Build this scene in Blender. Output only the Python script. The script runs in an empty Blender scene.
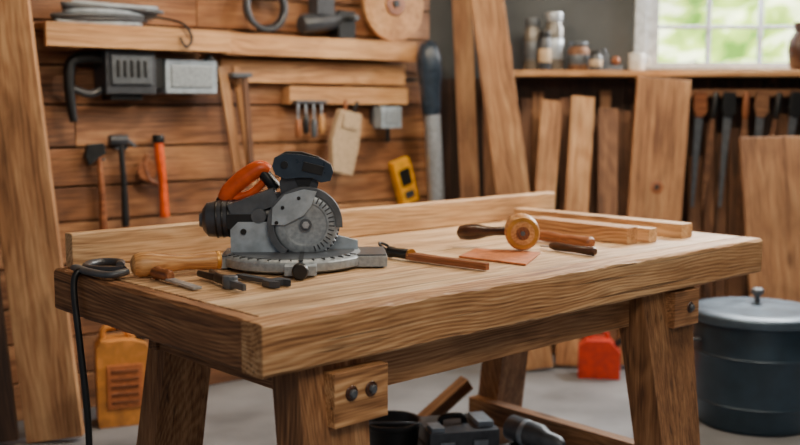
import bpy, bmesh, math, random
from mathutils import Matrix, Vector, Euler, noise as mnoise
random.seed(7)
R=math.radians
# ------------------------------------------------------------------ materials
def lin(c):
    o=[]
    for v in c:
        v=v/255.0
        o.append(v/12.92 if v<=.04045 else ((v+.055)/1.055)**2.4)
    return (o[0],o[1],o[2],1)
def newmat(n):
    m=bpy.data.materials.new(n); m.use_nodes=True
    nt=m.node_tree; b=nt.nodes['Principled BSDF']
    return m,nt,b
def ramp(nt,stops):
    r=nt.nodes.new('ShaderNodeValToRGB'); e=r.color_ramp.elements
    while len(e)<len(stops): e.new(.5)
    for i,(p,c) in enumerate(stops):
        e[i].position=p; e[i].color=c
    return r
def math_n(nt,op,a,b):
    n=nt.nodes.new('ShaderNodeMath'); n.operation=op
    for i,x in enumerate((a,b)):
        if isinstance(x,(int,float)): n.inputs[i].default_value=x
        else: nt.links.new(x,n.inputs[i])
    return n.outputs[0]
def wood(name,dark,mid,light,rings=30,ringw=.09,rough=.65,bump=.25,crack=.4,tone=.5,knots=True,dirt=.0):
    m,nt,b=newmat(name); L=nt.links
    at=nt.nodes.new('ShaderNodeAttribute'); at.attribute_name='gc'
    tv=nt.nodes.new('ShaderNodeAttribute'); tv.attribute_name='tv'
    def scaled(v):
        n=nt.nodes.new('ShaderNodeVectorMath'); n.operation='MULTIPLY'
        L.new(at.outputs['Vector'],n.inputs[0]); n.inputs[1].default_value=v; return n.outputs[0]
    def noise(v,detail=3,dist=0.0):
        n=nt.nodes.new('ShaderNodeTexNoise'); L.new(scaled(v),n.inputs['Vector'])
        n.inputs['Scale'].default_value=1; n.inputs['Detail'].default_value=detail
        n.inputs['Distortion'].default_value=dist; return n
    big=noise((1.3,6,6),5,.5); mid_n=noise((1.8,48,48),5,.5); fine=noise((8,200,200),4)
    warp=noise((1.3,5,5),2)
    sub=nt.nodes.new('ShaderNodeVectorMath'); sub.operation='SCALE'; L.new(warp.outputs['Color'],sub.inputs[0]); sub.inputs['Scale'].default_value=.13
    add=nt.nodes.new('ShaderNodeVectorMath'); L.new(scaled((.10,1,1)),add.inputs[0]); L.new(sub.outputs[0],add.inputs[1])
    w=nt.nodes.new('ShaderNodeTexWave'); w.wave_type='RINGS'; w.rings_direction='X'; w.wave_profile='SIN'
    L.new(add.outputs[0],w.inputs['Vector']); w.inputs['Scale'].default_value=rings
    w.inputs['Distortion'].default_value=2.0; w.inputs['Detail'].default_value=3; w.inputs['Detail Scale'].default_value=2.5
    f=math_n(nt,'MULTIPLY',w.outputs['Fac'],ringw)
    f=math_n(nt,'ADD',f,math_n(nt,'MULTIPLY',big.outputs['Fac'],tone))
    f=math_n(nt,'ADD',f,math_n(nt,'MULTIPLY',mid_n.outputs['Fac'],.44))
    f=math_n(nt,'ADD',f,math_n(nt,'MULTIPLY',fine.outputs['Fac'],.42))
    f=math_n(nt,'MULTIPLY',f,1/(.86+ringw+tone))
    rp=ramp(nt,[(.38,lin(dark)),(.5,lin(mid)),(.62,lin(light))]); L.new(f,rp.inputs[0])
    cr=noise((1.5,85,85),5,.6)
    cp=ramp(nt,[(.31,(1-crack,)*3+(1,)),(.39,(1,1,1,1))]); L.new(cr.outputs['Fac'],cp.inputs[0])
    def mul(a,b_,fac=1):
        mx=nt.nodes.new('ShaderNodeMixRGB'); mx.blend_type='MULTIPLY'; mx.inputs[0].default_value=fac
        L.new(a,mx.inputs[1]); L.new(b_,mx.inputs[2]); return mx.outputs[0]
    out=mul(rp.outputs[0],cp.outputs[0])
    # sparse long drying cracks
    lc=noise((.9,34,34),3,.2); lp=ramp(nt,[(.245,(.25,.2,.16,1)),(.275,(1,1,1,1))]); L.new(lc.outputs['Fac'],lp.inputs[0])
    out=mul(out,lp.outputs[0],min(1,crack*1.6))
    if knots:
        vo=nt.nodes.new('ShaderNodeTexVoronoi'); vo.inputs['Scale'].default_value=1; L.new(scaled((2.1,5.5,5.5)),vo.inputs['Vector'])
        kp=ramp(nt,[(.04,(.28,.22,.18,1)),(.13,(1,1,1,1))]); L.new(vo.outputs['Distance'],kp.inputs[0]); out=mul(out,kp.outputs[0],.75)
    if dirt:
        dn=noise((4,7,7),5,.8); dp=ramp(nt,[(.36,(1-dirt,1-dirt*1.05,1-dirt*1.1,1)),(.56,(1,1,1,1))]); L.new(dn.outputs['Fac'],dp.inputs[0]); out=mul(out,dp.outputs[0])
    vm=nt.nodes.new('ShaderNodeVectorMath'); vm.operation='SCALE'; L.new(out,vm.inputs[0]); L.new(tv.outputs['Fac'],vm.inputs['Scale']); out=vm.outputs[0]
    L.new(out,b.inputs['Base Color'])
    b.inputs['Roughness'].default_value=rough
    bp=nt.nodes.new('ShaderNodeBump'); bp.inputs['Strength'].default_value=bump; bp.inputs['Distance'].default_value=.004
    L.new(math_n(nt,'MULTIPLY',math_n(nt,'MULTIPLY',f,cp.outputs[0]),lp.outputs[0]),bp.inputs['Height']); L.new(bp.outputs[0],b.inputs['Normal'])
    return m
def plain(name,c,rough=.5,metal=0.0,var=.18,scale=30,bump=0.05):
    m,nt,b=newmat(name); L=nt.links
    tc=nt.nodes.new('ShaderNodeTexCoord')
    n=nt.nodes.new('ShaderNodeTexNoise'); n.inputs['Scale'].default_value=scale; n.inputs['Detail'].default_value=5
    L.new(tc.outputs['Object'],n.inputs['Vector'])
    c0=lin(c); d=tuple(x*(1-var) for x in c0[:3])+(1,); l=tuple(min(1,x*(1+var)) for x in c0[:3])+(1,)
    rp=ramp(nt,[(.35,d),(.65,l)]); L.new(n.outputs['Fac'],rp.inputs[0]); L.new(rp.outputs[0],b.inputs['Base Color'])
    rr=nt.nodes.new('ShaderNodeMapRange'); rr.inputs['To Min'].default_value=max(0,rough-.1); rr.inputs['To Max'].default_value=min(1,rough+.12)
    L.new(n.outputs['Fac'],rr.inputs[0]); L.new(rr.outputs[0],b.inputs['Roughness'])
    b.inputs['Metallic'].default_value=metal
    if bump:
        bp=nt.nodes.new('ShaderNodeBump'); bp.inputs['Strength'].default_value=bump; bp.inputs['Distance'].default_value=.01
        L.new(n.outputs['Fac'],bp.inputs['Height']); L.new(bp.outputs[0],b.inputs['Normal'])
    return m
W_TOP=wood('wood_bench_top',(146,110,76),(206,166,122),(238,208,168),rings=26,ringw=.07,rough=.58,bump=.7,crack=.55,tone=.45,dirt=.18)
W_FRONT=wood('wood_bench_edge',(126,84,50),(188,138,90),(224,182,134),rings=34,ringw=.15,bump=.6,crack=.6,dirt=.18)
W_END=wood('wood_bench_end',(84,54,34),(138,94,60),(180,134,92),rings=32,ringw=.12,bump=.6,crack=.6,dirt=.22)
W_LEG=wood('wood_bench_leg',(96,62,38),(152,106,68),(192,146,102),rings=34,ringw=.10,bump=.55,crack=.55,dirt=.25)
W_PALE=wood('wood_pale',(156,114,74),(208,166,120),(236,202,158),rings=30,crack=.3,dirt=.12)
W_WALL=wood('wood_wall_plank',(92,58,36),(152,102,66),(194,144,100),rings=20,ringw=.10,crack=.5,tone=.9,dirt=.3)
W_SHELF=wood('wood_shelf',(138,92,54),(194,142,92),(224,176,126),rings=26,crack=.3,dirt=.15)
W_LUM=wood('wood_lumber',(108,70,44),(168,120,80),(208,164,118),rings=24,crack=.45,tone=.8,dirt=.25)
W_LUM2=wood('wood_lumber_dark',(66,43,29),(114,77,52),(152,109,76),rings=24,crack=.45,tone=.8,dirt=.3)
W_DARK=wood('wood_dark',(30,19,14),(58,39,28),(88,61,45),rings=20,crack=.5,tone=.8)
W_HAND=wood('wood_handle',(146,92,48),(200,144,86),(226,178,120),rings=30,rough=.4,crack=.15,knots=False)
W_REDH=wood('wood_handle_brown',(80,42,22),(134,78,44),(168,108,68),rings=30,rough=.4,crack=.2,knots=False)
W_DKH=wood('wood_handle_dark',(36,20,14),(66,38,24),(98,60,40),rings=30,rough=.35,crack=.2,knots=False)
BLACK=plain('black_plastic',(22,24,26),.38)
CHAR=plain('charcoal_plastic',(58,62,69),.36)
SLATE=plain('slate_blue_plastic',(42,56,72),.3)
STEEL=plain('brushed_steel',(176,184,192),.34,.55,scale=60)
ALU=plain('cast_aluminium',(150,160,168),.38,.25,scale=80)
GUN=plain('gunmetal',(92,98,105),.4,.35)
LGREY=plain('light_grey_paint',(160,174,186),.4,.15)
ORANGE=plain('orange_rubber',(218,84,18),.42)
YEL=plain('yellow_plastic',(234,166,22),.45)
REDM=plain('red_plastic',(190,48,24),.5)
TANPL=plain('amber_plastic',(204,136,66),.5,var=.3,scale=14)
BEIGE=plain('beige_canvas',(190,166,136),.85,scale=90,bump=.3)
LEATH=plain('tan_leather',(190,114,66),.7,scale=50,bump=.2)
BRASS=plain('aged_brass',(196,146,76),.4,.8)
CANB=plain('can_teal_paint',(40,58,72),.42,.2,scale=12)
LIDM=plain('lid_grey_metal',(74,90,104),.4,.4,scale=12)
WHITE=plain('white_frame_paint',(186,196,204),.5)
CERA=plain('white_ceramic',(214,214,208),.35)
GLASSJ=plain('jar_smoky',(104,100,94),.22,.1)
CONC=plain('floor_concrete',(122,124,128),.6,var=.34,scale=2.2,bump=.15)
PLAST=plain('wall_plaster_slate',(78,82,84),.85,var=.15,scale=5)
CEIL=plain('ceiling_paint',(130,112,92),.9)
EXT=plain('outdoor_ground',(120,130,90),.9)
FOL,nt,b=newmat('foliage_leaves_glow')
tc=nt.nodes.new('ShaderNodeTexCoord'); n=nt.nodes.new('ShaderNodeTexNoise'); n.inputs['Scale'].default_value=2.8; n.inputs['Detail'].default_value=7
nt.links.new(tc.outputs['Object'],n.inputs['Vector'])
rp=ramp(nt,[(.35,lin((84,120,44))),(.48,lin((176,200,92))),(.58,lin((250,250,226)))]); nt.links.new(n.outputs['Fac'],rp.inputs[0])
nt.links.new(rp.outputs[0],b.inputs['Base Color']); nt.links.new(rp.outputs[0],b.inputs['Emission Color']); b.inputs['Emission Strength'].default_value=3.4  # leaves glow in their own colour, standing in for sunlight on them
# ------------------------------------------------------------------ builder
def frame(x,y,deg,z=0): return Matrix.Translation((x,y,z))@Matrix.Rotation(R(deg),4,'Z')
F1=frame(-1.495,4.2,38.1)          # plank wall: x along wall, -y into the room
F2=frame(0,5.5,0)                  # window wall: x along wall, -y into the room
FB=frame(-.2694,1.9448,42.45)      # bench: x length, y depth
FW=Matrix.Identity(4)
class Obj:
    def __init__(s,name,fr=FW,loc=(0,0,0),rz=0,rot=None,bevel=.003,bseg=2,ang=40,tvr=(.92,1.06)):
        s.name=name; s.bm=bmesh.new(); s.gc=s.bm.verts.layers.float_vector.new('gc'); s.tv=s.bm.verts.layers.float.new('tv'); s.mats=[]
        s.mw=fr@Matrix.Translation(loc)@(Euler([R(a) for a in rot]).to_matrix().to_4x4() if rot else Matrix.Rotation(R(rz),4,'Z'))
        s.bevel=bevel; s.bseg=bseg; s.ang=ang; s.tvr=tvr
    def mi(s,m):
        if m not in s.mats: s.mats.append(m)
        return s.mats.index(m)
    def _commit(s,verts,faces,mat,mtx,grain=0,smooth=None):
        off=Vector((random.uniform(-40,40),random.uniform(-.35,.35),random.uniform(-.35,.35))); tv=random.uniform(*s.tvr)
        k=s.mi(mat); bv=[]
        for v in verts:
            v=Vector(v); p=mtx@v; nv=s.bm.verts.new(p)
            g=Vector((v[grain],v[(grain+1)%3],v[(grain+2)%3]))+off
            nv[s.gc]=g; nv[s.tv]=tv; bv.append(nv)
        for i,f in enumerate(faces):
            try: fc=s.bm.faces.new([bv[j] for j in f])
            except ValueError: continue
            fc.material_index=k; fc.smooth=bool(smooth[i]) if smooth else False
    def box(s,c,size,mat,rot=(0,0,0),grain=None,tx=1,ty=1,sx=0,sy=0):
        a,b_,h=[v/2 for v in size]
        if grain is None: grain=max(range(3),key=lambda i:size[i])
        V=[]
        for z,kx,ky,ox,oy in ((-h,1,1,0,0),(h,tx,ty,sx,sy)):
            for x,y in ((-a,-b_),(a,-b_),(a,b_),(-a,b_)): V.append((x*kx+ox,y*ky+oy,z))
        Fc=[(3,2,1,0),(4,5,6,7),(0,1,5,4),(1,2,6,5),(2,3,7,6),(3,0,4,7)]
        m=Matrix.Translation(c)@Euler([R(q) for q in rot]).to_matrix().to_4x4()
        s._commit(V,Fc,mat,m,grain); return s
    def bx(s,x0,x1,y0,y1,z0,z1,mat,**k):
        return s.box(((x0+x1)/2,(y0+y1)/2,(z0+z1)/2),(x1-x0,y1-y0,z1-z0),mat,**k)
    def worn(s,x0,x1,y0,y1,z0,z1,mat,axis=0,n=90,ch=.006,jit=.0035):
        """plank with hand-worn, irregular chamfered edges along its length"""
        a0,a1=((x0,x1),(y0,y1))[axis]; b0,b1=((y0,y1),(x0,x1))[axis]; V=[];Fc=[]; sd=random.uniform(0,99)
        for i in range(n+1):
            t=a0+(a1-a0)*i/n
            def c(k): return max(.0015,ch+jit*1.6*mnoise.noise(Vector((t*9,k*7.3,sd)))+jit*.9*mnoise.noise(Vector((t*40,k*3.1,sd))))
            def e(k): return jit*.35*mnoise.noise(Vector((t*6,k*5.1+20,sd)))
            q=[c(k) for k in range(4)]; w=[e(k) for k in range(4)]
            tt=t
            P=[(b0+q[0],z0+w[0]),(b1-q[1],z0+w[0]),(b1+w[1],z0+q[1]),(b1+w[1],z1-q[2]),(b1-q[2],z1),(b0+q[3],z1),(b0+w[3],z1-q[3]),(b0+w[3],z0+q[0])]
            for bb,zz in P: V.append((tt,bb,zz) if axis==0 else (bb,tt,zz))
        for i in range(n):
            for j in range(8): Fc.append((i*8+j,i*8+(j+1)%8,(i+1)*8+(j+1)%8,(i+1)*8+j))
        Fc.append(tuple(range(8))); Fc.append(tuple(n*8+j for j in reversed(range(8))))
        s._commit(V,Fc,mat,Matrix.Identity(4),axis); return s
    def lathe(s,prof,mat,org=(0,0,0),axis=(0,0,1),seg=28,scale=(1,1)):
        q=Vector((0,0,1)).rotation_difference(Vector(axis).normalized()).to_matrix().to_4x4()
        m=Matrix.Translation(org)@q
        V=[];Fc=[];S=[]
        for r,z in prof:
            for i in range(seg):
                a=2*math.pi*i/seg; V.append((r*math.cos(a)*scale[0],r*math.sin(a)*scale[1],z))
        for j in range(len(prof)-1):
            for i in range(seg):
                Fc.append((j*seg+i,j*seg+(i+1)%seg,(j+1)*seg+(i+1)%seg,(j+1)*seg+i)); S.append(1)
        Fc.append(tuple(reversed(range(seg)))); S.append(0)
        n=len(prof)-1; Fc.append(tuple(n*seg+i for i in range(seg))); S.append(0)
        s._commit(V,Fc,mat,m,2,S); return s
    def cyl(s,p1,p2,r,mat,r2=None,seg=24):
        p1=Vector(p1);p2=Vector(p2); d=p2-p1
        return s.lathe([(r,0),(r if r2 is None else r2,d.length)],mat,p1,d,seg)
    def sph(s,c,r,mat,sc=(1,1,1),rot=(0,0,0),seg=20):
        V=[];Fc=[];n=12
        for j in range(n+1):
            t=math.pi*(j+.02*(j==0)-.02*(j==n))/n
            for i in range(seg):
                a=2*math.pi*i/seg; V.append((r*sc[0]*math.sin(t)*math.cos(a),r*sc[1]*math.sin(t)*math.sin(a),-r*sc[2]*math.cos(t)))
        for j in range(n):
            for i in range(seg): Fc.append((j*seg+i,j*seg+(i+1)%seg,(j+1)*seg+(i+1)%seg,(j+1)*seg+i))
        m=Matrix.Translation(c)@Euler([R(q) for q in rot]).to_matrix().to_4x4()
        s._commit(V,Fc,mat,m,0,[1]*len(Fc)); return s
    def tube(s,pts,r,mat,seg=12,sub=6,closed=False,flat=1.0):
        P=[Vector(p) for p in pts]; rr=r if isinstance(r,(list,tuple)) else [r]*len(P)
        Q=[];RR=[]; n=len(P)
        rng=range(n) if closed else range(n-1)
        for i in rng:
            a,b_,c,d=(P[(i-1)%n] if closed or i>0 else P[0]*2-P[1]),P[i],P[(i+1)%n],(P[(i+2)%n] if closed or i+2<n else P[-1]*2-P[-2])
            for k in range(sub):
                t=k/sub
                Q.append(.5*((2*b_)+(c-a)*t+(2*a-5*b_+4*c-d)*t*t+(3*b_-a-3*c+d)*t**3)); RR.append(rr[i]*(1-t)+rr[(i+1)%n]*t)
        if not closed: Q.append(P[-1]); RR.append(rr[-1])
        V=[];Fc=[];S=[]; N=len(Q); up=Vector((.13,.21,.97)).normalized()
        for i in range(N):
            t=(Q[(i+1)%N]-Q[i-1]) if closed else (Q[min(i+1,N-1)]-Q[max(i-1,0)])
            t.normalize(); u=t.cross(up); 
            if u.length<1e-3: u=t.cross(Vector((1,0,0)))
            u.normalize(); up=u.cross(t).normalized()
            for j in range(seg):
                a=2*math.pi*j/seg; V.append(Q[i]+(u*math.cos(a)*flat+up*math.sin(a))*RR[i])
        for i in range(N if closed else N-1):
            for j in range(seg):
                k=(i+1)%N; Fc.append((i*seg+j,i*seg+(j+1)%seg,k*seg+(j+1)%seg,k*seg+j)); S.append(1)
        if not closed:
            Fc.append(tuple(reversed(range(seg)))); S.append(0); Fc.append(tuple((N-1)*seg+j for j in range(seg))); S.append(0)
        s._commit(V,Fc,mat,Matrix.Identity(4),0,S); return s
    def prism(s,poly,y0,y1,mat,org=(0,0,0),rot=(0,0,0),grain=0):
        n=len(poly); V=[(x,y0,z) for x,z in poly]+[(x,y1,z) for x,z in poly]
        Fc=[tuple(range(n)),tuple(reversed(range(n,2*n)))]+[(i,i+n,(i+1)%n+n,(i+1)%n) for i in range(n)]
        m=Matrix.Translation(org)@Euler([R(q) for q in rot]).to_matrix().to_4x4()
        s._commit(V,Fc,mat,m,grain); return s
    def beam(s,p1,p2,w,t,mat,w2=None,wdir=(1,0,0)):
        """board from p1 to p2; w measured along wdir, t perpendicular"""
        p1=Vector(p1);p2=Vector(p2); d=(p2-p1); L=d.length; d.normalize()
        u=Vector(wdir); u=(u-d*u.dot(d)).normalized(); v=d.cross(u)
        m=Matrix((u,v,d)).transposed().to_4x4(); m.translation=p1
        w2=w if w2 is None else w2
        V=[]
        for z,ww in ((0,w),(L,w2)):
            for a,b_ in ((-1,-1),(1,-1),(1,1),(-1,1)): V.append((a*ww/2,b_*t/2,z))
        s._commit(V,[(3,2,1,0),(4,5,6,7),(0,1,5,4),(1,2,6,5),(2,3,7,6),(3,0,4,7)],mat,m,2); return s
    def done(s):
        bmesh.ops.recalc_face_normals(s.bm,faces=s.bm.faces)
        me=bpy.data.meshes.new(s.name); s.bm.to_mesh(me); s.bm.free()
        for m in s.mats: me.materials.append(m)
        o=bpy.data.objects.new(s.name,me); bpy.context.collection.objects.link(o); o.matrix_world=s.mw
        if s.bevel:
            b=o.modifiers.new('bevel','BEVEL'); b.width=s.bevel; b.segments=s.bseg; b.limit_method='ANGLE'; b.angle_limit=R(s.ang)
        return o
# ------------------------------------------------------------------ room shell
o=Obj('floor',bevel=0); o.bx(-4,4.2,-1.5,6.6,-.1,0,CONC); o.done()
o=Obj('ceiling',bevel=0); o.bx(-3.6,3.4,.8,5.75,2.75,2.85,CEIL); o.done()
o=Obj('wall_left',F1,bevel=.004,tvr=(.68,1.12))
o.bx(-2.2,2.12,.03,.10,0,2.75,W_DARK)
z=0; i=0
while z<2.75:
    h=random.choice((.15,.165,.18)); h=min(h,2.75-z)
    if h<.03: break
    c=random.uniform(-.4,1.6)
    o.bx(-2.2,c-.0015,random.uniform(-.003,.003),.03,z,z+h-.009,W_WALL); o.bx(c+.0015,2.10,random.uniform(-.003,.003),.03,z,z+h-.009,W_WALL)
    z+=h
o.done()
wx0,wx1,wz0,wz1=1.31,2.86,1.51,2.45
o=Obj('wall_back',F2,bevel=0,tvr=(.7,1.2))
o.bx(.12,wx0,0,.12,1.46,2.75,PLAST); o.bx(wx1,3.3,0,.12,1.46,2.75,PLAST)
o.bx(wx0,wx1,0,.12,1.46,wz0,PLAST); o.bx(wx0,wx1,0,.12,wz1,2.75,PLAST)
x=.12
while x<3.3:
    w=random.uniform(.12,.18); x2=min(3.3,x+w); o.bx(x,x2-.004,0,.12,0,1.46,W_DARK,grain=2); x=x2
o.done()
o=Obj('wall_right',bevel=0); o.bx(3.3,3.4,.8,5.62,0,2.75,PLAST); o.done()
o=Obj('window_1',F2,bevel=.004)
fw=.07
o.bx(wx0,wx0+fw,-.02,.09,wz0,wz1,WHITE,grain=2).bx(wx1-fw,wx1,-.02,.09,wz0,wz1,WHITE,grain=2)
o.bx(wx0+fw,wx1-fw,-.02,.09,wz1-fw,wz1,WHITE).bx(wx0+fw,wx1-fw,-.02,.09,wz0,wz0+.035,WHITE)
for k in range(1,5): 
    xx=wx0+fw+k*.278; o.bx(xx-.011,xx+.011,.01,.05,wz0+.035,wz1-fw,WHITE,grain=2)
for zz in (1.735,1.96,2.2): o.bx(wx0+fw,wx1-fw,.012,.048,zz-.01,zz+.01,WHITE)
o.done()
o=Obj('trim_1',F2); o.bx(wx0-.06,wx0,-.03,.0,wz0-.01,wz1+.06,WHITE,grain=2).bx(wx0-.06,wx1+.06,-.03,0,wz1,wz1+.06,WHITE); o.done()
# outdoors
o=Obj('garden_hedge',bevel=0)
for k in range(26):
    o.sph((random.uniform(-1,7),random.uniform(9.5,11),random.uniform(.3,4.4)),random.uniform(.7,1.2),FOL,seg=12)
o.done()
o=Obj('ground_outside',bevel=0); o.bx(-4,10,6.6,13,-.2,-.1,EXT); o.done()
# ------------------------------------------------------------------ workbench
o=Obj('workbench',FB,bevel=.003,bseg=2,ang=55,tvr=(.88,1.1))
T=.88; U=.77; Lb=1.965; D=.96
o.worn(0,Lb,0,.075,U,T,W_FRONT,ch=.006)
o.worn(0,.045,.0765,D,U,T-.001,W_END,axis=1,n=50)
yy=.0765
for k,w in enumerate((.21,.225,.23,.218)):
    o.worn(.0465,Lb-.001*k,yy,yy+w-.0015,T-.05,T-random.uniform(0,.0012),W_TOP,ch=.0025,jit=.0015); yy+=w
o.worn(.035,Lb+.07,D-.042,D,T,T+.092,W_PALE,ch=.004,jit=.002)
# aprons
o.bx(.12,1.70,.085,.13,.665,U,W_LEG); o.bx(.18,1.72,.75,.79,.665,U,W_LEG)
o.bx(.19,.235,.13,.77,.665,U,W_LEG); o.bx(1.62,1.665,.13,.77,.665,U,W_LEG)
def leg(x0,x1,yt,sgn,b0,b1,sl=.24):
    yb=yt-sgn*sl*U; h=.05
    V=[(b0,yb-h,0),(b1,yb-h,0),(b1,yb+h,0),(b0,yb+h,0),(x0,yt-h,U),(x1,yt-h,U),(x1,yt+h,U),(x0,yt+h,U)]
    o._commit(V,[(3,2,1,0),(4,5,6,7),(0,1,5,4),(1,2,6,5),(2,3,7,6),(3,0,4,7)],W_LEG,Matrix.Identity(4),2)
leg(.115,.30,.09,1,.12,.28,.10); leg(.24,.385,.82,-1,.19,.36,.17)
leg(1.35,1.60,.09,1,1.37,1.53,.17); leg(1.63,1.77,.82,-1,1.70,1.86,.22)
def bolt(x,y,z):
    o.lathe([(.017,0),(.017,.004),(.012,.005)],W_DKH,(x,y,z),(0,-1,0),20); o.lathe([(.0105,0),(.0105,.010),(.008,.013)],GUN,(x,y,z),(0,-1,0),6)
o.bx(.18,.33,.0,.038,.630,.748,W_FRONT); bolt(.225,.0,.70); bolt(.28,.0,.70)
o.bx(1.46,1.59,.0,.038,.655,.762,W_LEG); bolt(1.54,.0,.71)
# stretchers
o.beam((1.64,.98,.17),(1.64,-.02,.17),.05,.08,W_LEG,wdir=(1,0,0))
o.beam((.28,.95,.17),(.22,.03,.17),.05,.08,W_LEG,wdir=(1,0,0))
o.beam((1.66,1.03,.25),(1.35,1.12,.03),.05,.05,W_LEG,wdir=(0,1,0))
o.done()
# ------------------------------------------------------------------ mitre saw
o=Obj('mitre_saw',FW,(-.263,2.715,.88),rz=4,bevel=.0025)
o.lathe([(.178,.004),(.190,.010),(.190,.030),(.180,.038),(.02,.039)],ALU,(-.025,0,0),seg=48)
o.lathe([(.165,0),(.165,.0012)],GUN,(-.025,0,.0385),seg=48)
o.bx(-.215,.225,-.075,.085,.004,.032,ALU); o.bx(.14,.222,-.07,.08,.032,.037,GUN); o.bx(-.21,-.17,-.07,.08,.032,.037,GUN)
o.bx(-.04,.04,-.225,-.14,.006,.030,ALU); o.bx(-.006,.006,-.2,.12,.0395,.0415,BLACK)
for k in range(-7,8): o.box((-.025+.176*math.sin(k*.16),-.176*math.cos(k*.16),.039),(.003,.018,.003),BLACK,rot=(0,0,k*.16*57.3))
o.cyl((0,-.225,.018),(0,-.238,.018),.012,GUN); o.lathe([(.018,0),(.021,.004),(.021,.018),(.017,.024)],BLACK,(0,-.236,.021),(0,-1,0),20)
for x in (-.2,.2): 
    for y in (-.06,.07): o.cyl((x,y,0),(x,y,.006),.015,BLACK)
# fences
o.prism([(-.19,.036),(-.19,.10),(-.17,.12),(-.06,.12),(-.045,.108),(-.045,.036)],-.03,-.018,LGREY)
o.prism([(.06,.036),(.06,.07),(.075,.082),(.15,.062),(.15,.036)],.02,.034,LGREY)
o.bx(-.185,-.05,-.018,.05,.036,.05,LGREY); o.cyl((-.155,-.031,.095),(-.155,-.036,.095),.008,BLACK)
# blade and guard
N=48; pts=[]; zc=.114
for k in range(N):
    a=2*math.pi*k/N; b2=a+2*math.pi*.45/N
    pts.append((.092*math.cos(a),.092*math.sin(a))); pts.append((.084*math.cos(b2),.084*math.sin(b2)))
o.prism(pts,-.030,-.027,STEEL,org=(.01,0,zc))
o.lathe([(.083,0),(.083,.006),(.079,.010),(.058,.012),(.054,.008),(.02,.008)],ALU,(.01,-.030,zc),(0,-1,0),48)
for k in range(22):
    a=R(-70)+k*R(200)/21; o.box((.01+.069*math.cos(a),-.0425,zc+.069*math.sin(a)),(.015,.003,.0035),CHAR,rot=(0,-math.degrees(a),0))
o.cyl((.01,-.038,zc),(.01,-.050,zc),.016,GUN); o.lathe([(.010,0),(.010,.010)],STEEL,(.01,-.048,zc),(0,-1,0),6)
A0,A1=-5,236
g=[(.1*math.cos(R(a)),.1*math.sin(R(a))) for a in range(A0,A1,8)]+[(.082*math.cos(R(a)),.082*math.sin(R(a))) for a in range(A1-1,A0-1,-8)]
o.prism(g,-.046,-.008,GUN,org=(.008,0,zc))
o.prism([(-.0,.025),(-.05,-.0),(-.085,.0),(-.082,.045),(-.05,.08),(-.0,.094),(.035,.088),(.02,.05)],-.050,-.044,LGREY,org=(.005,0,zc))
for a in (100,140,175): o.cyl((.005+.072*math.cos(R(a)),-.048,zc+.072*math.sin(R(a))),(.005+.072*math.cos(R(a)),-.054,zc+.072*math.sin(R(a))),.005,BLACK,seg=10)
o.lathe([(.096,0),(.096,.012),(.05,.02)],CHAR,(.005,-.012,zc),(0,1,0),40)
# gear housing & motor
o.prism([(-.12,.09),(-.13,.15),(-.09,.19),(-.03,.20),(.03,.19),(.05,.15),(.0,.08)],.0,.06,CHAR)
o.lathe([(.030,0),(.046,.012),(.050,.04),(.050,.15),(.044,.165),(.044,.20)],CHAR,(-.268,.035,.120),(1,0,.05),28)
for k in range(6): o.lathe([(.0515,0),(.0515,.006)],BLACK,(-.233+k*.016,.035,.1215+k*.0008),(1,0,.05),28)
o.lathe([(.018,0),(.022,.012)],GUN,(-.278,.035,.12),(1,0,0),18)
o.box((-.13,.015,.165),(.13,.06,.045),GUN,rot=(0,-20,0)); o.bx(-.2,-.13,-.02,.0,.10,.14,BLACK); o.cyl((-.115,-.03,.135),(-.115,.0,.135),.020,GUN)
o.box((-.075,.09,.10),(.06,.05,.15),CHAR,rot=(0,6,0)); o.cyl((-.11,.09,.05),(-.04,.09,.05),.03,GUN)
# neck and solid pistol grip
o.prism([(-.055,.18),(-.06,.225),(-.045,.255),(.03,.25),(.045,.22),(.03,.18)],-.012,.04,CHAR)
o.prism([(-.078,.268),(-.072,.290),(-.05,.301),(-.01,.300),(.05,.288),(.078,.272),(.084,.252),(.076,.228),(.05,.224),(.03,.236),(-.0,.238),(-.045,.234),(-.07,.246)],-.026,.044,SLATE)
o.prism([(-.05,.302),(-.04,.306),(.0,.305),(.045,.292),(.05,.286),(-.05,.294)],-.016,.034,BLACK)
o.box((.03,-.028,.262),(.055,.006,.024),BLACK,rot=(0,14,0)); o.lathe([(.010,0),(.010,.006)],BLACK,(-.045,-.025,.272),(0,-1,0),16)
o.prism([(-.02,.236),(.03,.236),(.02,.215),(-.01,.212)],-.014,.03,BLACK)
# orange carry handle
o.tube([(-.215,.06,.165),(-.20,.06,.195),(-.155,.06,.235),(-.115,.06,.258),(-.09,.06,.25)],[.02,.024,.026,.023,.016],ORANGE,flat=.9)
o.tube([(-.225,.06,.15),(-.213,.06,.168)],[.02,.023],BLACK); o.cyl((-.11,.06,.25),(-.07,.05,.20),.017,BLACK)
o.tube([(-.19,.06,.175),(-.14,.06,.19),(-.10,.06,.225)],.011,ORANGE)
o.done()
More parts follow.
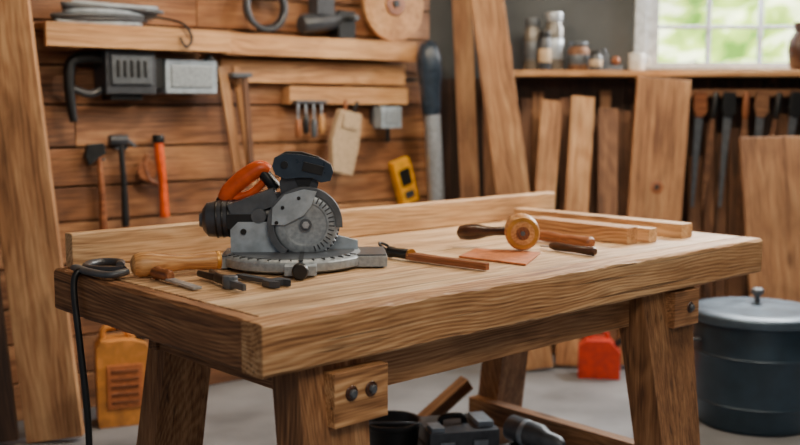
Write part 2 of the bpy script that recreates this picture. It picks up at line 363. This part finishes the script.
# ------------------------------------------------------------------ things on the bench
o=Obj('wooden_file_handle',FB,(-.035,.04,T),bevel=.001)
o.lathe([(.014,0),(.022,.004),(.024,.02),(.022,.05),(.020,.09),(.024,.13),(.031,.175),(.032,.20),(.026,.218),(.014,.225)],W_HAND,(.325,.565,.0325),(-.93,.31,0),28)
o.lathe([(.0235,0),(.0235,.012)],BRASS,(.325,.565,.0325),(-.93,.31,0),28)
o.done()
o=Obj('drawknife',FB,(-.02,.02,T),bevel=.001)
o.tube([(.085,.67,.02),(.065,.73,.014),(.05,.80,.012),(.08,.86,.012),(.13,.88,.012),(.16,.84,.012),(.13,.78,.014)],.011,CHAR)
o.tube([(.085,.655,.018),(.040,.66,.014),(.030,.75,.012),(.035,.84,.012)],.009,GUN,flat=1.6)
o.done()
o=Obj('pliers',FB,(0,0,T+.0005),bevel=.002)
for sg,a in ((1,8),(-1,-8)):
    o.tube([(.175,.37+sg*.004,.014),(.19,.44+sg*.02,.014),(.20+sg*.01,.50+sg*.01,.014),(.21+sg*.018,.55,.014)],[.010,.012,.009,.008],BLACK,flat=.8)
o.cyl((.177,.385,.001),(.177,.385,.03),.018,GUN)
for sg in (1,-1): o.beam((.177+sg*.004,.38,.014),(.168+sg*.002,.31,.012),.013,.016,GUN,w2=.005)
o.done()
o=Obj('bench_chisel',FB,(-.01,.01,T),bevel=.001)
o.beam((.12,.55,.010),(.115,.40,.006),.022,.006,STEEL,wdir=(1,0,0))
o.lathe([(.010,0),(.015,.01),(.014,.05),(.017,.07),(.012,.085)],W_REDH,(.12,.53,.0175),(.02,1,0),20)
o.done()
o=Obj('adjustable_wrench',FB,(.03,-.02,T+.001),bevel=.001)
o.beam((.235,.50,.008),(.245,.37,.008),.020,.010,CHAR,wdir=(1,0,0))
o._commit([(x,y,z) for z in (.001,.016) for x,y in ((.215,.375),(.213,.34),(.228,.318),(.233,.345),(.256,.345),(.262,.322),(.274,.34),(.270,.375))],[tuple(range(8)),tuple(reversed(range(8,16)))]+[(i,i+8,(i+1)%8+8,(i+1)%8) for i in range(8)],CHAR,Matrix.Identity(4),0)
o.done()
o=Obj('marking_knife',FB,(.01,-.02,T),bevel=.001)
o.beam((.775,.44,.014),(.80,.17,.012),.034,.018,W_REDH,wdir=(1,0,0),w2=.016)
o.lathe([(.008,0),(.015,.006),(.014,.06),(.017,.08),(.010,.09)],BLACK,(.775,.435,.018),(-.08,1,0),20)
o.tube([(.768,.52,.02),(.755,.54,.035),(.768,.555,.04),(.785,.54,.03),(.772,.52,.02)],.004,BLACK)
o.lathe([(.0165,0),(.0165,.008)],BRASS,(.775,.43,.018),(0,1,0),20)
o.done()
o=Obj('leather_pad',FB,(0,0,T),bevel=.001)
o._commit([(.925,.366,.001),(.951,.141,.001),(1.157,.26,.001),(1.079,.446,.001),(.925,.366,.006),(.951,.141,.006),(1.157,.26,.006),(1.079,.446,.006)],[(3,2,1,0),(4,5,6,7),(0,1,5,4),(1,2,6,5),(2,3,7,6),(3,0,4,7)],LEATH,Matrix.Identity(4),0)
o.done()
o=Obj('carvers_mallet',FB,(-.01,.02,T),bevel=.002)
ax=Vector((-.72,-.69,0)).normalized()
c=Vector((1.17,.315,.0585))
o.lathe([(.046,0),(.051,.012),(.051,.085),(.046,.095)],W_HAND,c-ax*.05,ax,32)
o.lathe([(.047,0),(.047,.003)],BRASS,c+ax*.0445,ax,32); o.lathe([(.034,0),(.034,.003)],W_HAND,c+ax*.0465,ax,28); o.lathe([(.02,0),(.02,.002)],W_REDH,c+ax*.049,ax,20); o.cyl(c+ax*.049,c+ax*.054,.007,GUN)
hd=Vector((-.22,.97,0)).normalized()
o.lathe([(.014,0),(.013,.05),(.016,.08),(.023,.11),(.025,.14),(.022,.17),(.012,.18)],W_DKH,c+hd*.04,(hd.x,hd.y,-.10),24)
o.done()
o=Obj('wood_chisel',FB,(0,0,T),bevel=.001)
o.lathe([(.012,0),(.019,.008),(.017,.08),(.014,.13),(.018,.19),(.016,.25),(.011,.27)],W_REDH,(1.335,.21,.02),(.16,1,0),24)
o.beam((1.378,.47,.016),(1.40,.58,.010),.02,.005,STEEL,wdir=(1,0,0)); o.done()
o=Obj('wood_chisel',FB,(.01,.0,T),bevel=.001)
o.lathe([(.009,0),(.013,.006),(.011,.08),(.013,.15),(.009,.17)],W_DKH,(1.22,.12,.014),(.05,1,0),20)
o.beam((1.228,.28,.012),(1.235,.33,.008),.014,.004,STEEL,wdir=(1,0,0)); o.done()
for (x,w,y0,y1,h,z0,mt) in ((1.51,.058,.21,.68,.052,0,W_FRONT),(1.60,.045,.19,.66,.044,0,W_PALE),(1.675,.045,.30,.84,.030,0,W_FRONT),(1.77,.065,.18,.90,.046,0,W_PALE)):
    o=Obj('wood_batten',FB,(0,0,T),bevel=.002); o.bx(x,x+w,y0,y1,z0,z0+h,mt); o.done()
o=Obj('power_cable',FB,bevel=0)
o.tube([(.02,.80,.8885),(-.006,.805,.887),(-.018,.80,.84),(-.02,.77,.7),(-.02,.74,.5),(-.03,.73,.25),(-.02,.75,.05),(.02,.85,.012),(.05,1.0,.012),(.1,1.2,.012)],.0085,BLACK); o.done()
# ------------------------------------------------------------------ left plank wall: boards & tools
o=Obj('wall_ledge',F1); o.bx(-.02,.795,-.20,-.17,1.545,1.64,W_SHELF); o.bx(-.02,.795,-.17,-.004,1.62,1.64,W_SHELF); o.bx(.1,.14,-.17,-.004,1.54,1.62,W_SHELF);o.bx(.6,.64,-.17,-.004,1.54,1.62,W_SHELF); o.done()
o=Obj('tool_rail',F1); o.bx(.80,1.90,-.14,-.11,1.54,1.635,W_SHELF); o.bx(.80,1.90,-.11,-.004,1.615,1.635,W_SHELF); o.bx(.9,.94,-.11,-.004,1.54,1.615,W_SHELF);o.bx(1.8,1.84,-.11,-.004,1.54,1.615,W_SHELF); o.done()
o=Obj('tool_rail',F1); o.bx(.82,1.89,-.06,-.004,1.42,1.525,W_SHELF); o.bx(1.17,1.89,-.08,-.004,1.32,1.405,W_SHELF); o.done()
o=Obj('coiled_cable',F1,bevel=0)
for k in range(7):
    rr=.12+.012*(k%3); 
    o.tube([(.24+.012*k+rr*1.5*math.cos(a),-.095+.01*math.sin(a*2+k)+.045*math.sin(a),1.656+.012*k+.006*math.sin(a+k)) for a in [j*math.pi/5 for j in range(10)]],.009,(LGREY,CHAR,GUN)[k%3],closed=True,sub=4,seg=8)
o.tube([(.42,-.12,1.69),(.50,-.16,1.68),(.56,-.22,1.655),(.60,-.215,1.60),(.57,-.22,1.56),(.54,-.22,1.60)],.006,BLACK,seg=8)
o.done()
o=Obj('coiled_hose',F1,bevel=0)
for k in range(4):
    o.tube([(1.02+.10*math.cos(a)+.01*k,-.10+.022*k-.03,1.76+.10*math.sin(a)+.004*k) for a in [j*math.pi/5 for j in range(10)]],.014,(CHAR,BLACK,SLATE)[k%3],closed=True,sub=4,seg=8)
o.done()
o=Obj('angle_grinder',F1,(1.36,-.075,1.637),bevel=.004)
o.lathe([(.04,0),(.05,.02),(.045,.12),(.05,.2),(.035,.24)],CHAR,(-.12,0,.06),(1,0,.15),20); o.box((.12,0,.07),(.1,.09,.13),BLACK); o.cyl((.14,-.045,.1),(.14,-.10,.1),.014,GUN); o.lathe([(.06,0),(.06,.006)],GUN,(.13,0,.001),(0,0,1),24); o.bx(-.05,.05,-.04,.04,.11,.2,CHAR)
o.done()
o=Obj('wooden_wheel',F1,(1.79,-.07,1.827),bevel=.004)
o.lathe([(.19,0),(.19,.03)],W_SHELF,(0,0,0),(0,-1,0),48); o.lathe([(.06,0),(.06,.01)],W_REDH,(0,-.03,0),(0,-1,0),32); o.lathe([(.02,0),(.02,.02)],BLACK,(0,-.03,0),(0,-1,0),20); o.done()
o=Obj('electric_planer',F1,(-.01,0,.0),bevel=.006)
o.bx(.25,.47,-.15,-.02,1.36,1.54,CHAR); o.bx(.27,.45,-.165,-.15,1.40,1.52,GUN); o.bx(.29,.40,-.14,-.04,1.54,1.565,BLACK)
for k in range(5): o.bx(.29+k*.03,.305+k*.03,-.172,-.165,1.43,1.50,BLACK)
o.bx(.47,.52,-.13,-.02,1.385,1.515,BLACK); o.bx(.52,.765,-.14,-.02,1.365,1.51,LGREY); o.bx(.545,.74,-.147,-.14,1.39,1.485,ALU); o.cyl((.73,-.12,1.53),(.77,-.12,1.47),.02,BLACK)
o.tube([(.26,-.09,1.50),(.20,-.09,1.51),(.13,-.09,1.49),(.115,-.09,1.42),(.12,-.09,1.32),(.13,-.09,1.245)],[.025,.025,.024,.022,.02,.016],BLACK)
o.tube([(.26,-.09,1.38),(.2,-.09,1.36),(.13,-.09,1.38)],.016,CHAR)
o.bx(.28,.42,-.12,-.02,1.335,1.36,BLACK); o.cyl((.50,-.02,1.44),(.50,.0,1.44),.03,GUN)
o.done()
def hammer(name,x,zt,zb,hm,head):
    o=Obj(name,F1,bevel=.003)
    o.tube([(x,-.05,zt),(x+.01,-.05,(zt+zb)/2),(x+.012,-.05,zb)],[.013,.016,.021],hm,flat=.8)
    if head==0: o.cyl((x-.05,-.05,zt),(x+.03,-.05,zt),.023,CHAR); o.prism([(.03,.0),(.07,-.035),(.065,-.045),(.03,-.02)],-.06,-.04,GUN,org=(x,0,zt+.01))
    else: o.prism([(-.05,.03),(.02,.035),(.03,-.01),(-.005,-.03),(-.045,-.06),(-.06,-.02)],-.065,-.035,BLACK,org=(x,0,zt))
    o.cyl((x-.02,-.065,zt-.035),(x-.02,.0,zt-.035),.005,GUN); o.cyl((x+.02,-.065,zt-.035),(x+.02,.0,zt-.035),.005,GUN)
    o.done()
hammer('claw_hammer',.335,1.165,.79,BLACK,0); hammer('hatchet',.235,1.12,.78,W_REDH,1)
o=Obj('pruning_saw',F1,bevel=.003)
o.tube([(.51,-.05,1.16),(.515,-.05,1.08),(.525,-.05,.98),(.53,-.05,.82)],[.024,.026,.021,.026],ORANGE,flat=.8); o.lathe([(.027,0),(.027,.035)],BLACK,(.51,-.05,1.15),(0,0,1),16)
o.tube([(.46,-.05,1.1),(.44,-.05,1.06),(.46,-.05,.99),(.5,-.05,.97)],.010,W_REDH); o.lathe([(.045,0),(.045,.012)],W_REDH,(.45,-.045,1.03),(0,-1,0),24); o.cyl((.52,-.05,1.17),(.52,.0,1.17),.005,GUN)
o.done()
o=Obj('wood_strip_bundle',F1,bevel=.002)
o.beam((.88,-.10,.98),(.80,-.10,1.49),.045,.02,W_LUM); o.beam((.95,-.10,.95),(.87,-.10,1.49),.03,.018,W_SHELF); o.beam((.93,-.13,1.0),(.90,-.13,1.46),.025,.018,W_LUM2); o.bx(.83,.93,-.15,-.061,1.44,1.46,GUN)
o.done()
o=Obj('canvas_tool_pouch',F1,(1.50,-.105,1.285),rot=(0,12,0),bevel=.006)
o.prism([(-.065,0),(.065,0),(.08,-.16),(.07,-.31),(-.05,-.31),(-.085,-.16)],-.02,.02,BEIGE); o.prism([(-.05,-.01),(.05,-.01),(.045,-.09),(-.045,-.09)],-.03,-.02,BEIGE); o.cyl((-.03,-.01,-.01),(-.04,-.01,.05),.01,W_REDH); o.cyl((.02,-.01,-.01),(.03,-.01,.06),.008,BLACK)
o.done()
o=Obj('screwdriver_set',F1,bevel=.001)
for k in range(4):
    x=1.20+.045*k; o.lathe([(.010,0),(.016,.02),(.014,.07),(.009,.09)],(W_REDH,BLACK,GUN,W_HAND)[k],(x,-.105,1.16+.02*(k%2)),(0,0,1),12); o.cyl((x,-.105,1.24),(x,-.105,1.325),.005,STEEL)
o.bx(1.18,1.36,-.12,-.081,1.325,1.339,GUN); o.done()
o=Obj('junction_box',F1,bevel=.005); o.bx(1.68,1.81,-.13,-.06,1.20,1.31,LGREY); o.bx(1.70,1.79,-.137,-.13,1.22,1.29,ALU); o.cyl((1.75,-.09,1.20),(1.75,-.09,1.13),.01,BLACK);o.bx(1.70,1.79,-.06,0,1.22,1.30,GUN); o.done()
o=Obj('yellow_spirit_level',F1,(1.885,-.05,.92),rot=(0,-18,0),bevel=.004)
o.bx(-.055,.055,-.025,.02,-.12,.12,YEL); o.bx(-.035,.035,-.03,-.025,-.02,.07,BLACK); o.bx(-.03,.03,-.03,-.025,-.09,-.05,CHAR); o.cyl((0,0,.1),(0,.05,.1),.006,GUN); o.done()
o=Obj('caulking_gun',F1,bevel=.002)
o.lathe([(.034,0),(.042,.03),(.042,.46),(.038,.5)],STEEL,(1.995,-.19,.80),(-.07,0,1),24); o.lathe([(.046,0),(.050,.05),(.054,.14),(.064,.20),(.064,.29),(.046,.35),(.028,.37)],SLATE,(1.958,-.19,1.27),(-.07,0,1),24)
o.cyl((1.94,-.19,1.45),(1.94,.0,1.45),.010,GUN); o.done()
# ------------------------------------------------------------------ leaning boards
def board(name,p1,p2,w,t,mat,wdir=(1,0,0),fr=FW,knot=False,tv=(.75,1.12)):
    o=Obj(name,fr,bevel=.003,tvr=tv); o.beam(p1,p2,w,t,mat,wdir=wdir)
    if knot:
        p=Vector(p1).lerp(Vector(p2),knot); n=(Vector(p2)-Vector(p1)).cross(Vector(wdir)).normalized(); n=n if n.y<0 else -n
        o.lathe([(.035,0),(.03,.0015),(.01,.002)],W_REDH,p+n*t/2,n,20); o.lathe([(.018,0),(.014,.003)],W_DARK,p+n*(t/2),n,16)
    o.done()
board('leaning_plank',(-1.35,3.86,0.012),(-1.60,4.0,2.3),.215,.045,W_LUM,(.97,.1,0),tv=(1.0,1.05))
board('leaning_plank',(-1.60,3.80,0.012),(-1.80,3.86,2.3),.24,.04,W_DARK,(.9,.2,0))
L=[(.40,.315,.10,.03,5.14,5.40,W_LUM,2.0),(.68,.375,.165,.04,4.94,5.18,W_LUM,2.25),(.49,.45,.08,.03,5.16,5.22,W_LUM2,1.9),(.56,.53,.07,.025,5.10,5.20,W_LUM2,1.62)]
for (xb,xt,w,t,yb,yt,mt,h) in L:
    board('lumber_board',(xb,yb,.012),(xt,yt,h),w,t,mt,tv=(.9,1.1))
# tightly packed offcuts under the shelf, two layers deep
random.seed(21)
x=.62
while x<1.30:
    w=random.uniform(.06,.11); sh=random.uniform(-.01,.03); h=random.uniform(1.22,1.43)
    board('lumber_board',(x+w/2,5.26,.012),(x+w/2+sh,5.43,h),w-.008,.024,random.choice((W_LUM,W_LUM2,W_LUM2)),tv=(.65,1.1)); x+=w
for (xb,xt,w,mt,h) in [(.66,.79,.11,W_LUM,1.34),(.84,.95,.12,W_LUM,1.36),(1.04,1.08,.10,W_LUM2,1.30)]:
    board('lumber_board',(xb,5.0,.012),(xt,5.30,h),w,.028,mt,tv=(.9,1.15))
x=1.52
while x<2.9:
    w=random.uniform(.05,.12); h=random.uniform(1.0,1.3)
    board('lumber_board',(x+w/2,5.28,.012),(x+w/2+.01,5.40,h),w-.008,.022,W_LUM2 if random.random()<.7 else W_DARK,tv=(.6,1.1)); x+=w
board('lumber_board',(1.22,4.98,.012),(1.34,5.20,1.45),.27,.035,W_LUM,knot=.62,tv=(1.0,1.05))
board('plywood_panel',(1.98,4.80,.012),(1.96,5.1,1.16),.52,.022,W_LUM,tv=(.9,.95))
o=Obj('wall_shelf',F2); o.bx(.49,3.2,-.25,-.002,1.465,1.495,W_SHELF)
for x in (.62,1.24,2.0): o.bx(x-.015,x+.015,-.04,-.002,1.44,1.465,W_LUM2)
o.done()
def jar(name,x,r,h,body,lid,y=-.15):
    o=Obj(name,F2,(x,y,1.495),bevel=.001); o.lathe([(r*.9,0),(r,.008),(r,h*.72),(r*.8,h*.80),(r*.8,h*.86)],body,seg=28); o.lathe([(r*.88,h*.84),(r*.9,h*.99),(r*.7,h)],lid,seg=28)
    o.lathe([(r*1.01,h*.2),(r*1.01,h*.55)],BEIGE if lid is BLACK else lid,seg=28); o.done()
jar('glass_jar',.69,.045,.27,GLASSJ,GUN); jar('glass_jar',.80,.052,.30,GLASSJ,STEEL); jar('glass_jar',.745,.034,.2,CHAR,BLACK,-.215)
jar('paint_tin',.93,.055,.15,W_LUM2,GUN); jar('paint_tin',1.01,.033,.10,CHAR,BLACK,-.21)
o=Obj('ceramic_mug',F2,(1.23,-.17,1.495),bevel=.002); o.lathe([(.036,0),(.042,.01),(.042,.09),(.036,.09),(.034,.012)],CERA); o.tube([(.04,0,.07),(.062,0,.065),(.062,0,.035),(.04,0,.025)],.007,CERA,seg=8); o.done()
o=Obj('hand_plane',F2,(1.08,-.09,1.495),rz=10,bevel=.003); o.bx(-.09,.09,-.025,.025,0,.03,GUN); o.sph((.06,0,.055),.024,W_REDH); o.prism([(-.08,.03),(-.07,.09),(-.05,.1),(-.04,.03)],-.01,.01,W_REDH); o.prism([(-.03,.03),(-.01,.12),(.01,.11),(.02,.03)],-.015,.015,GUN); o.done()
o=Obj('clay_vase',F2,(2.08,-.16,1.495),bevel=.001); o.lathe([(.03,0),(.05,.02),(.062,.10),(.055,.16),(.03,.20),(.038,.25),(.03,.25)],W_DKH); o.done()
tl=[(1.56,'hand_saw'),(1.64,'wood_rasp'),(1.71,'hand_saw'),(1.80,'wood_rasp'),(1.88,'hand_saw'),(1.97,'wood_rasp'),(2.06,'hand_saw'),(2.14,'wood_rasp')]
o=Obj('tool_rail',F2); o.bx(1.48,3.0,-.18,0,1.36,1.40,W_LUM2); o.done()
for i,(x,nm) in enumerate(tl):
    o=Obj(nm,F2,(x,-.20,1.385),rot=(0,random.uniform(2,8),0),bevel=.003)
    if nm=='hand_saw':
        o.prism([(-.03,0),(.03,0),(.038,-.10),(.018,-.13),(-.018,-.13),(-.036,-.08)],-.014,.016,(W_REDH,BLACK,W_LUM2,BLACK)[(i//2)%4]); o.prism([(-.022,-.12),(.022,-.12),(.012,-.60),(-.005,-.60)],-.003,.003,GUN)
    else:
        o.lathe([(.010,0),(.018,.03),(.018,.12),(.012,.14)],(BLACK,W_REDH)[i//2%2],(0,0,-.14),(0,0,1),14); o.prism([(-.012,-.14),(.012,-.14),(.02,-.4),(.005,-.66),(-.015,-.4)],-.006,.006,W_LUM2)
    o.cyl((0,0,-.02),(0,.03,-.02),.005,GUN); o.done()
# ------------------------------------------------------------------ floor items
o=Obj('trash_can',FW,(1.48,4.14,0),bevel=.002)
o.lathe([(.225,0),(.235,.01),(.238,.10),(.244,.105),(.238,.11),(.246,.30),(.252,.305),(.246,.31),(.25,.44)],CANB,seg=56)
o.lathe([(.262,.435),(.268,.44),(.268,.468),(.258,.476),(.20,.486),(.19,.482),(.06,.50),(.03,.502)],LIDM,seg=56)
o.lathe([(.012,.50),(.012,.53),(.026,.54),(.026,.555),(.016,.562)],GUN,seg=20)
o.tube([(-.245,-.06,.36),(-.29,-.04,.36),(-.29,.04,.36),(-.245,.06,.36)],.007,GUN,seg=8); o.done()
o=Obj('plastic_jerrycan',FW,(-1.15,4.12,0),rz=20,bevel=.018,bseg=3)
o.prism([(-.105,0),(.105,0),(.11,.02),(.11,.30),(.09,.34),(.03,.36),(-.09,.36),(-.11,.33),(-.11,.02)],-.07,.07,TANPL)
o.bx(-.07,.07,-.078,-.07,.08,.26,LEATH)
for k in range(5): o.bx(-.055,.055,-.083,-.078,.10+k*.032,.112+k*.032,W_REDH)
o.tube([(-.08,0,.35),(-.07,0,.40),(0,0,.405),(.03,0,.36)],.014,TANPL,seg=10); o.cyl((.07,0,.34),(.085,0,.385),.022,BLACK); o.done()
o=Obj('rubber_bucket',FW,(-.03,3.45,0),bevel=.002)
o.lathe([(.075,0),(.08,.004),(.098,.20),(.105,.205),(.105,.22),(.096,.22),(.075,.02)],BLACK,seg=40); o.tube([(-.1,0,.2),(-.07,-.09,.235),(0,-.12,.245),(.07,-.09,.235),(.1,0,.2)],.004,GUN,seg=8); o.done()
o=Obj('tool_case',FW,(.20,3.50,0),rz=14,bevel=.008)
o.bx(-.13,.13,-.11,.11,0,.13,CHAR); o.bx(-.125,.125,-.105,.105,.133,.19,GUN); o.bx(-.09,-.04,-.118,-.105,.105,.16,LGREY); o.bx(.03,.08,-.118,-.105,.105,.16,LGREY); o.tube([(-.06,0,.185),(-.05,0,.215),(.02,0,.215),(.03,0,.185)],.011,BLACK,seg=10); o.bx(.06,.115,-.07,.05,.19,.21,LGREY); o.bx(-.115,-.07,-.09,-.02,.19,.205,LGREY); o.done()
o=Obj('cordless_drill',FW,(.44,3.42,0),rz=-46,bevel=.006)
o.bx(-.08,.05,-.055,.055,0,.08,CHAR); o.bx(-.05,.02,-.035,.035,.08,.14,BLACK); o.lathe([(.03,0),(.045,.01),(.045,.14),(.03,.17),(.026,.22),(.012,.24)],GUN,(-.08,0,.185),(1,0,-.05),24); o.lathe([(.047,0),(.047,.02)],LGREY,(-.01,0,.18),(1,0,-.05),24); o.bx(.055,.13,-.055,.055,0,.12,CHAR); o.bx(.065,.12,-.06,-.055,.03,.09,LGREY); o.done()
o=Obj('fuel_can',FW,(.97,4.84,0),rz=-10,bevel=.012,bseg=3)
o.prism([(-.10,0),(.10,0),(.10,.13),(.05,.19),(-.06,.19),(-.10,.15)],-.06,.06,REDM); o.tube([(-.05,0,.18),(-.04,0,.22),(.03,0,.22),(.04,0,.185)],.011,REDM,seg=8); o.cyl((.07,0,.15),(.12,0,.20),.014,BLACK); o.done()
# ------------------------------------------------------------------ lights
def area(name,loc,tgt,sx,sy,e,col):
    l=bpy.data.lights.new(name,'AREA'); l.shape='RECTANGLE'; l.size=sx; l.size_y=sy; l.energy=e; l.color=col
    ob=bpy.data.objects.new(name,l); bpy.context.collection.objects.link(ob); ob.location=loc
    ob.rotation_euler=(Vector(tgt)-Vector(loc)).to_track_quat('-Z','Y').to_euler(); return ob
area('window_daylight',(2.1,5.42,2.25),(.5,2.8,.8),1.3,.45,150,(1,.97,.93))
area('added_wall_warm',(-.3,3.4,2.68),(-.5,4.7,1.5),.6,.3,38,(1,.80,.56))  # added lamp that warms and brightens the plank wall, no fixture
area('added_bench_key',(1.5,3.3,2.70),(.4,2.7,.88),.5,.4,60,(1,.87,.70))  # added key lamp, placed so bench shadows fall left and forward
area('added_front_fill',(.6,.6,2.6),(.4,2.6,.7),1.4,.8,36,(1,.86,.68))  # added fill from the camera side for the bench front, no fixture
area('added_rack_fill',(1.0,4.1,2.70),(1.1,5.4,1.1),.7,.3,22,(1,.84,.62))  # added fill that lifts the lumber and hanging tools, no fixture
w=bpy.data.worlds.new('world'); bpy.context.scene.world=w; w.use_nodes=True
bg=w.node_tree.nodes['Background']; bg.inputs[0].default_value=(.92,.93,1,1); bg.inputs[1].default_value=.22
# ------------------------------------------------------------------ camera
cd=bpy.data.cameras.new('camera'); cam=bpy.data.objects.new('camera',cd); bpy.context.collection.objects.link(cam)
cam.location=(0,0,1.30); cam.rotation_euler=(R(90)-math.atan(114/1014.0),0,0)
cd.sensor_width=36; cd.lens=1014/800*36; cd.clip_start=.05
cd.dof.use_dof=True; cd.dof.focus_distance=2.55; cd.dof.aperture_fstop=2.0
bpy.context.scene.camera=cam
